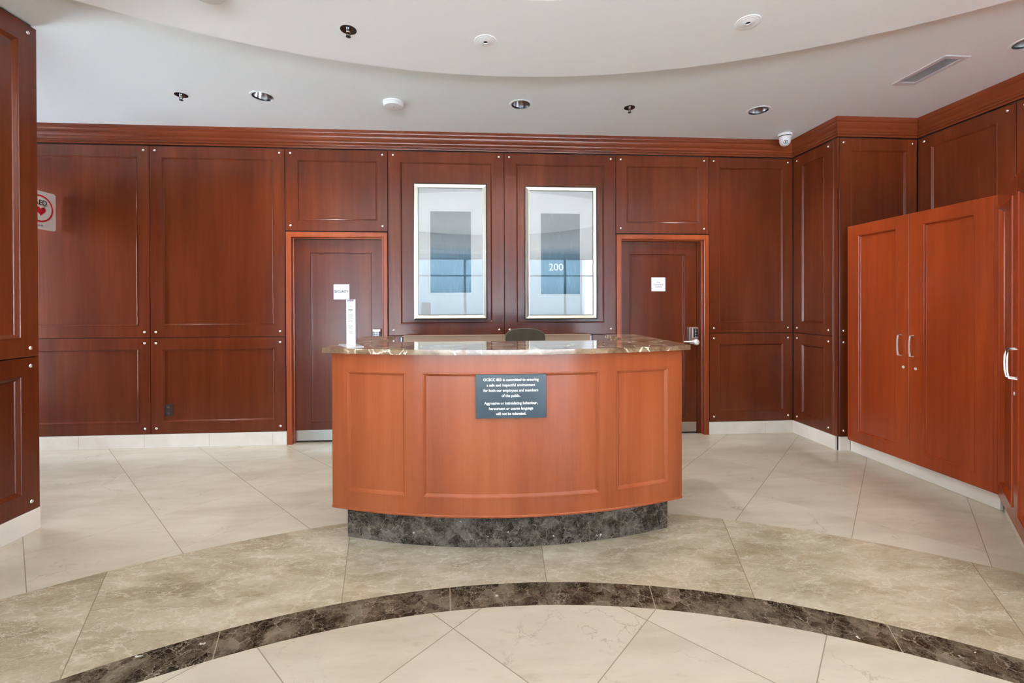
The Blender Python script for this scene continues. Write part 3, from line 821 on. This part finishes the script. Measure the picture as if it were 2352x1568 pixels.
# ---------------------------------------------------------------- cabinets on the right
def pull(F, u, z0, z1, parent, origin, out=.034, flare=.012):
    """bowed bar pull, feet flush with the door"""
    zs = [z0, z0+.004, z0+(z1-z0)*.25, (z0+z1)/2, z0+(z1-z0)*.75, z1-.004, z1]
    ns = [0, out*.82, out*.97, out, out*.97, out*.82, 0]
    mb = MB(); pts = []; fs = []
    for i, (z, nn) in enumerate(zip(zs, ns)):
        hw = (.007, .007, .0048, .0042, .0048, .007, .007)[i]; t = .0035
        if i in (0, 6):
            for du, dz in ((-hw,-t),(hw,-t),(hw,t),(-hw,t)): pts.append(F(u+du, z+dz, 0))
        elif i in (1, 5):
            sgn = 1 if i == 1 else -1
            for du, q in ((-hw,1),(hw,1),(hw,-1),(-hw,-1)): pts.append(F(u+du, z-sgn*t*q, nn+t*q*.6 if i == 1 else nn-t*q*.6))
        else:
            for du, dn in ((-hw,t),(hw,t),(hw,-t),(-hw,-t)): pts.append(F(u+du, z, nn+dn))
    for k in range(6):
        for i in range(4): fs.append((k*4+i, k*4+(i+1)%4, (k+1)*4+(i+1)%4, (k+1)*4+i))
    fs += [(0,1,2,3),(24,25,26,27)]
    mb.add(pts, fs); return mb.build('handle', SATIN, parent, origin, smooth=40)
def keylock(F, u, z, parent, origin):
    mb = MB(); mb.lathe(F(u,z,-.002), F(u,z,1)-F(u,z,0), [(.0115,0),(.0115,.004),(.0095,.005),(.006,.005),(.005,.0035),(.001,.0035)], 18)
    return mb.build('key_lock', SATIN, parent, origin, smooth=40)
# corner cabinet: two doors facing left
FC = wall_frame((3.55, 4.058), (0, -1))     # u = 4.058 - Y
co = Vector((3.95, 3.45, .121))
cab = thing('storage_cabinet', co, 'tall cherry two-door cabinet against the right wall in the corner', 'cabinet', 'cherry storage cabinets')
mb = MB(); mb.box(3.572, XU-.03, 2.835, 4.062, .121, 2.185); mb.build('carcass', WOODC, cab, co)
for u0, u1, r, hu, ku, lab in ((0, .6185, (.117,.508,.222,2.092), .545, .571, 0), (.6215, 1.226, (.733,1.112,.222,2.092), .651, .676, 0)):
    mb = MB(); board(mb, FC, u0, u1, .122, 2.190, r, th=.0205, depth=.016, mw=.019)
    dr = mb.build('door', WOODC, cab, co)
    pull(FC, hu+.004, 1.004, 1.178, dr, co); keylock(FC, ku, .907, dr, co)
# angled cabinet
c2 = Vector((3.2, 2.1, .121))
cab2 = thing('storage_cabinet', c2, 'cherry cabinet set at an angle at right edge of view, pulls in profile', 'cabinet', 'cherry storage cabinets')
mb = MB(); mb.prism([tuple(F45(0.0,0,-.0205).xy), tuple(F45(1.26,0,-.0205).xy), (3.2,1.40), (XU-.03,2.45), (XU-.03,2.829), (3.572,2.829)], .121, 2.185)
mb.build('carcass', WOODC, cab2, c2)
mb = MB(); mb.prism([(3.55, 2.8285), (3.55, 2.807), (3.571, 2.79), (3.571, 2.8285)], .122, 2.19); mb.build('corner_post', WOODC, cab2, c2)
for u0, u1, r, hu, ku in ((.004, .6285, (.062,.525,.215,2.088), .583, .572), (.6315, 1.256, (.697,1.19,.215,2.088), .665, .690)):
    mb = MB(); board(mb, F45, u0, u1, .122, 2.190, r, th=.0205, depth=.022, mw=.034, bead=.006)
    dr = mb.build('door', WOODC, cab2, c2)
    pull(F45, hu, 1.004, 1.178, dr, c2, out=.042); keylock(F45, ku, .908, dr, c2)

# ---------------------------------------------------------------- ceiling fixtures
def downlight(x, y, label):
    c = Vector((x, y, CEIL)); t = thing('downlight', c, label, 'ceiling light', 'recessed downlights in the outer ceiling')
    mb = MB(); mb.lathe(c, (0,0,-1), [(.084,-.004),(.084,.003),(.090,.0045),(.102,.003),(.103,0)], 40, cap=(False,False)); mb.build('trim_ring', WHITE, t, c, smooth=40)
    mb = MB(); mb.lathe(c, (0,0,1), [(.0845,-.0035),(.080,.004),(.078,.012)], 40, cap=(False,False)); mb.build('baffle', BLACK, t, c, smooth=40)
    mb = MB(); mb.lathe(c, (0,0,1), [(.078,.010),(.074,.035),(.066,.075),(.052,.115),(.040,.13)], 40, cap=(False,False)); mb.build('reflector', ALU, t, c, smooth=40)
    mb = MB(); mb.lathe(c, (0,0,1), [(.041,.128),(.041,.14)], 24); mb.build('lamp', plain('lamp_face', (.75,.74,.72), .4), t, c)
    return t
dl = downlight(*DL[0], 'recessed downlight in the ceiling above the left door')
dup(dl, (*DL[1], CEIL), 'recessed downlight in the ceiling above the two pictures')
dup(dl, (*DL[2], CEIL), 'recessed downlight in the ceiling nearest the security camera')
dup(dl, (*DL[3], CEIL), 'recessed downlight cut by the right picture edge beside the vent')

def sprinkler(x, y, z, r, label):
    c = Vector((x, y, z)); t = thing('sprinkler_head', c, label, 'sprinkler', 'fire sprinklers in the ceiling')
    mb = MB(); mb.lathe(c, (0,0,-1), [(r,-.002),(r,.003),(r*.8,.006),(r*.62,.004)], 28, cap=(True,True)); mb.build('escutcheon', plain('sprinkler_plate', (.10,.10,.10), .25, .9), t, c, smooth=40)
    mb = MB(); mb.lathe(c, (0,0,-1), [(.012,.003),(.012,.014),(.008,.018)], 12); mb.build('body', CHROME, t, c)
    mb = MB()
    for s_ in (-1, 1): mb.tube([c+Vector((s_*.010,0,-.012)), c+Vector((s_*.015,0,-.026)), c+Vector((s_*.004,0,-.043))], .0026, 6)
    mb.build('yoke', BLACKM, t, c)
    mb = MB(); mb.lathe(c, (0,0,-1), [(.004,.040),(.016,.044),(.016,.046),(.004,.0475)], 16); mb.build('deflector', BLACKM, t, c)
    return t
sp = sprinkler(-2.572, 3.98, CEIL, .05, 'dark sprinkler head in the outer ceiling above the left wall panels')
dup(sp, (1.363, 3.984, CEIL), 'dark sprinkler head in the outer ceiling right of the pictures', .5)
dup(sp, (-.843, 2.881, RING), 'dark sprinkler head on the dropped ceiling ring', .3)

def pinhole(x, y, label):
    c = Vector((x, y, RING)); t = thing('pinhole_light', c, label, 'ceiling light', 'round white pinhole lights in the dropped ring')
    mb = MB(); mb.lathe(c, (0,0,-1), [(.075,-.002),(.075,.003),(.071,.0045),(.060,.003),(.058,.0045),(.026,.006),(.022,.008),(.0155,.008),(.0145,.003)], 40, cap=(True,False)); mb.build('trim_plate', WHITE2, t, c, smooth=30)
    mb = MB(); mb.lathe(c, (0,0,-1), [(.0146,.0025),(.0146,.0032)], 20); mb.build('aperture', BLACK, t, c)
    return t
ph = pinhole(.03, 2.952, 'round white pinhole light on ceiling ring above the pictures')
dup(ph, (1.661, 2.649, RING), 'round white pinhole light on ceiling ring toward the right wall')

def detector(x, y, z, label):
    c = Vector((x, y, z)); t = thing('smoke_detector', c, label, 'smoke detector', 'round white smoke detectors')
    mb = MB(); mb.lathe(c, (0,0,-1), [(.094,-.002),(.094,.010),(.090,.014),(.089,.030),(.082,.040),(.078,.041),(.0005,.041)], 44); mb.build('body', PLAST, t, c, smooth=40)
    mb = MB(); mb.lathe(c+Vector((.004,-.004,0)), (0,0,-1), [(.004,.040),(.004,.0418)], 10); mb.build('indicator', BLACK, t, c)
    return t
sd = detector(-.783, 4.018, CEIL, 'round white smoke detector above the left framed picture')
dup(sd, (-1.513, 2.55, RING), 'round white smoke detector at the top edge on the ceiling ring')

c = Vector((*VENT, CEIL)); vent = thing('air_vent', c, 'rectangular slotted air vent in the ceiling at the right', 'vent')
Fv = lambda u, v, n: Vector((VENT[0]+u, VENT[1]+v, CEIL-n))
mb = MB(); mb.loops(Fv, [rect(-.102,.102,-.212,.212,0), rect(-.102,.102,-.212,.212,.004), rect(-.095,.095,-.205,.205,.007), rect(-.064,.064,-.174,.174,.006), rect(-.062,.062,-.172,.172,-.003)], cap1=False); mb.build('frame', VENTM, vent, c)
mb = MB()
for k in range(8):
    u = -.053+.0151*k; mb.fbox(Fv, u-.0024, u+.0024, -.171, .171, .0015, .0035)
mb.build('slats', VENTM, vent, c)
mb = MB(); mb.loops(Fv, [rect(-.0625,.0625,-.1725,.1725,-.0035), rect(-.0625,.0625,-.1725,.1725,-.12)]); mb.build('duct', BLACK, vent, c)

c = Vector((3.232, 4.50, CEIL)); cam = thing('security_camera', c, 'white dome security camera on the ceiling in the back right corner', 'camera')
mb = MB(); mb.lathe(c, (0,0,-1), [(.056,-.002),(.068,.004),(.070,.022),(.066,.027)], 36); mb.build('base', PLAST, cam, c, smooth=35)
mb = MB(); mb.lathe(c, (0,0,-1), [(.064,.026),(.063,.036)], 36); mb.build('gasket', BLACK, cam, c, smooth=35)
mb = MB(); mb.lathe(c, (0,0,-1), [(.064,.036),(.058,.042),(.054,.055),(.0545,.075),(.052,.092),(.045,.108),(.034,.120),(.018,.128),(.001,.130)], 36); hd = mb.build('housing', PLAST, cam, c, smooth=50)
ld = Vector((-.45,-.82,-.36)).normalized(); lc = c+Vector((0,0,-.083))+ld*.038
mb = MB(); mb.lathe(lc, ld, [(.030,0),(.030,.016),(.027,.019),(.023,.019)], 28); ey = mb.build('lens_ring', PLAST, cam, c, smooth=35)
mb = MB(); mb.lathe(lc, ld, [(.0225,.0185),(.0225,.0200),(.019,.0195),(.010,.0185),(.009,.0200),(.001,.0205)], 24); mb.build('lens', BLACK, ey, c, smooth=35)

# ---------------------------------------------------------------- street outside the glazing (seen only in reflections)
mb = MB(); mb.box(-60, 40, -60, YFRONT-.2, -.2, -.02); mb.box(-60, -6.2, YFRONT-.2, 30, -.2, -.02)
o = struct(mb.build('street_ground', plain('pavement', (.5,.5,.5), .9))); o['label'] = 'pavement outside'
mb = MB(); mb.box(-20, 8.5, -40, -28, -.02, 12); o = struct(mb.build('opposite_building_wall', plain('teal_facade', (.11,.18,.21), .4))); o['label'] = 'dark building across the street'
mb = MB(); mb.box(8.6, 40, -40, -27, -.02, 12); o = struct(mb.build('pale_building_wall', plain('pale_facade', (.72,.76,.82), .7))); o['label'] = 'pale building across the street'

# ---------------------------------------------------------------- light
w = bpy.data.worlds.new('World'); S.world = w; w.use_nodes = True
nt = w.node_tree; nt.nodes.clear()
ou = nt.nodes.new('ShaderNodeOutputWorld'); bg = nt.nodes.new('ShaderNodeBackground')
tc_ = nt.nodes.new('ShaderNodeTexCoord'); sx_ = nt.nodes.new('ShaderNodeSeparateXYZ'); rp = nt.nodes.new('ShaderNodeValToRGB')
nt.links.new(tc_.outputs['Generated'], sx_.inputs[0]); nt.links.new(sx_.outputs[2], rp.inputs[0])
rp.color_ramp.elements[0].position = 0; rp.color_ramp.elements[0].color = (.91,.95,1,1)
rp.color_ramp.elements[1].position = .6; rp.color_ramp.elements[1].color = (.62,.77,1,1)
nt.links.new(rp.outputs[0], bg.inputs[0]); bg.inputs[1].default_value = 22.0
nt.links.new(bg.outputs[0], ou.inputs[0])

def area(name, loc, rot, sx, sy, e, col=(1,1,1), shape='RECTANGLE', portal=False):
    l = bpy.data.lights.new(name, 'AREA'); l.shape = shape; l.size = sx; l.size_y = sy; l.energy = e; l.color = col
    if portal: l.cycles.is_portal = True
    o = bpy.data.objects.new(name, l); COL.objects.link(o); o.location = loc; o.rotation_euler = rot; return o
area('recess_lamp', (CX, CY, 3.72), (0,0,0), 7.4, 7.4, 180, (.98,1,.98), 'DISK')
area('window_portal', (-.6, YFRONT-.02, 1.6), (PI/2,0,0), 10.7, 3.0, 1, portal=True)
area('window_portal', (-6.02, -4.6, 1.6), (PI/2,0,-PI/2), 3.4, 3.0, 1, portal=True)
area('window_portal', (-6.02, 4.2, 1.6), (PI/2,0,-PI/2), 1.35, 3.0, 1, portal=True)
sl = bpy.data.lights.new('sun', 'SUN'); sl.energy = 150; sl.angle = .01; sl.color = (.95,1,.985)
o = bpy.data.objects.new('sun', sl); COL.objects.link(o); o.rotation_euler = Vector((.35,.55,-.75)).to_track_quat('-Z', 'Y').to_euler()
def spot(loc, e, col, ang=128, blend=1.0, r=.05):
    l = bpy.data.lights.new('downlight_and_added_lamp', 'SPOT'); l.energy = e; l.color = col; l.spot_size = math.radians(ang); l.spot_blend = blend; l.shadow_soft_size = r
    o = bpy.data.objects.new('downlight_and_added_lamp', l); COL.objects.link(o); o.location = loc; return l
SPOTS = [spot((x, y, CEIL-.012), e, (1,.99,.94)) for (x, y), e in zip(DL + [(-4.13,3.97), (4.05,.6)], (95, 85, 80, 50, 70, 40))]  # last spot is an added lamp with no fixture, for extra light

# ---------------------------------------------------------------- camera
F_PX, CXP, CYP = 1012.34, 1176.0, 703.79
PIT, ROL, YAW = .00446, .00331, .06815
def ray(u, v):
    a, b = (u-CXP)/F_PX, -(v-CYP)/F_PX
    c, s = math.cos(ROL), math.sin(ROL); xr = c*a+s*b; zz = -s*a+c*b
    c, s = math.cos(PIT), math.sin(PIT); d = c+s*zz; z = -s+c*zz
    c, s = math.cos(YAW), math.sin(YAW); return Vector((c*xr+s*d, -s*xr+c*d, z))
fw = ray(CXP, CYP); rt = ray(CXP+F_PX, CYP)-fw; up = ray(CXP, CYP-F_PX)-fw
cd = bpy.data.cameras.new('Camera'); cam_o = bpy.data.objects.new('Camera', cd); COL.objects.link(cam_o)
M4 = Matrix.Identity(4)
for i in range(3): M4[i][0] = rt[i]; M4[i][1] = up[i]; M4[i][2] = -fw[i]
M4[0][3], M4[1][3], M4[2][3] = 0, 0, H
cam_o.matrix_world = M4
cd.sensor_fit = 'HORIZONTAL'; cd.sensor_width = 36; cd.lens = 36*F_PX/2352
cd.shift_y = -(784-CYP)/2352; cd.clip_start = .02; cd.clip_end = 200
S.camera = cam_o
S.view_settings.view_transform = 'Standard'; S.view_settings.look = 'None'; S.view_settings.gamma = 1
S.view_settings.exposure = 0.34; S.view_settings.use_curve_mapping = False
S.cycles.max_bounces = 7; S.cycles.diffuse_bounces = 5; S.cycles.glossy_bounces = 3; S.cycles.transparent_max_bounces = 8
S.cycles.caustics_reflective = False; S.cycles.caustics_refractive = False; S.cycles.sample_clamp_indirect = 12
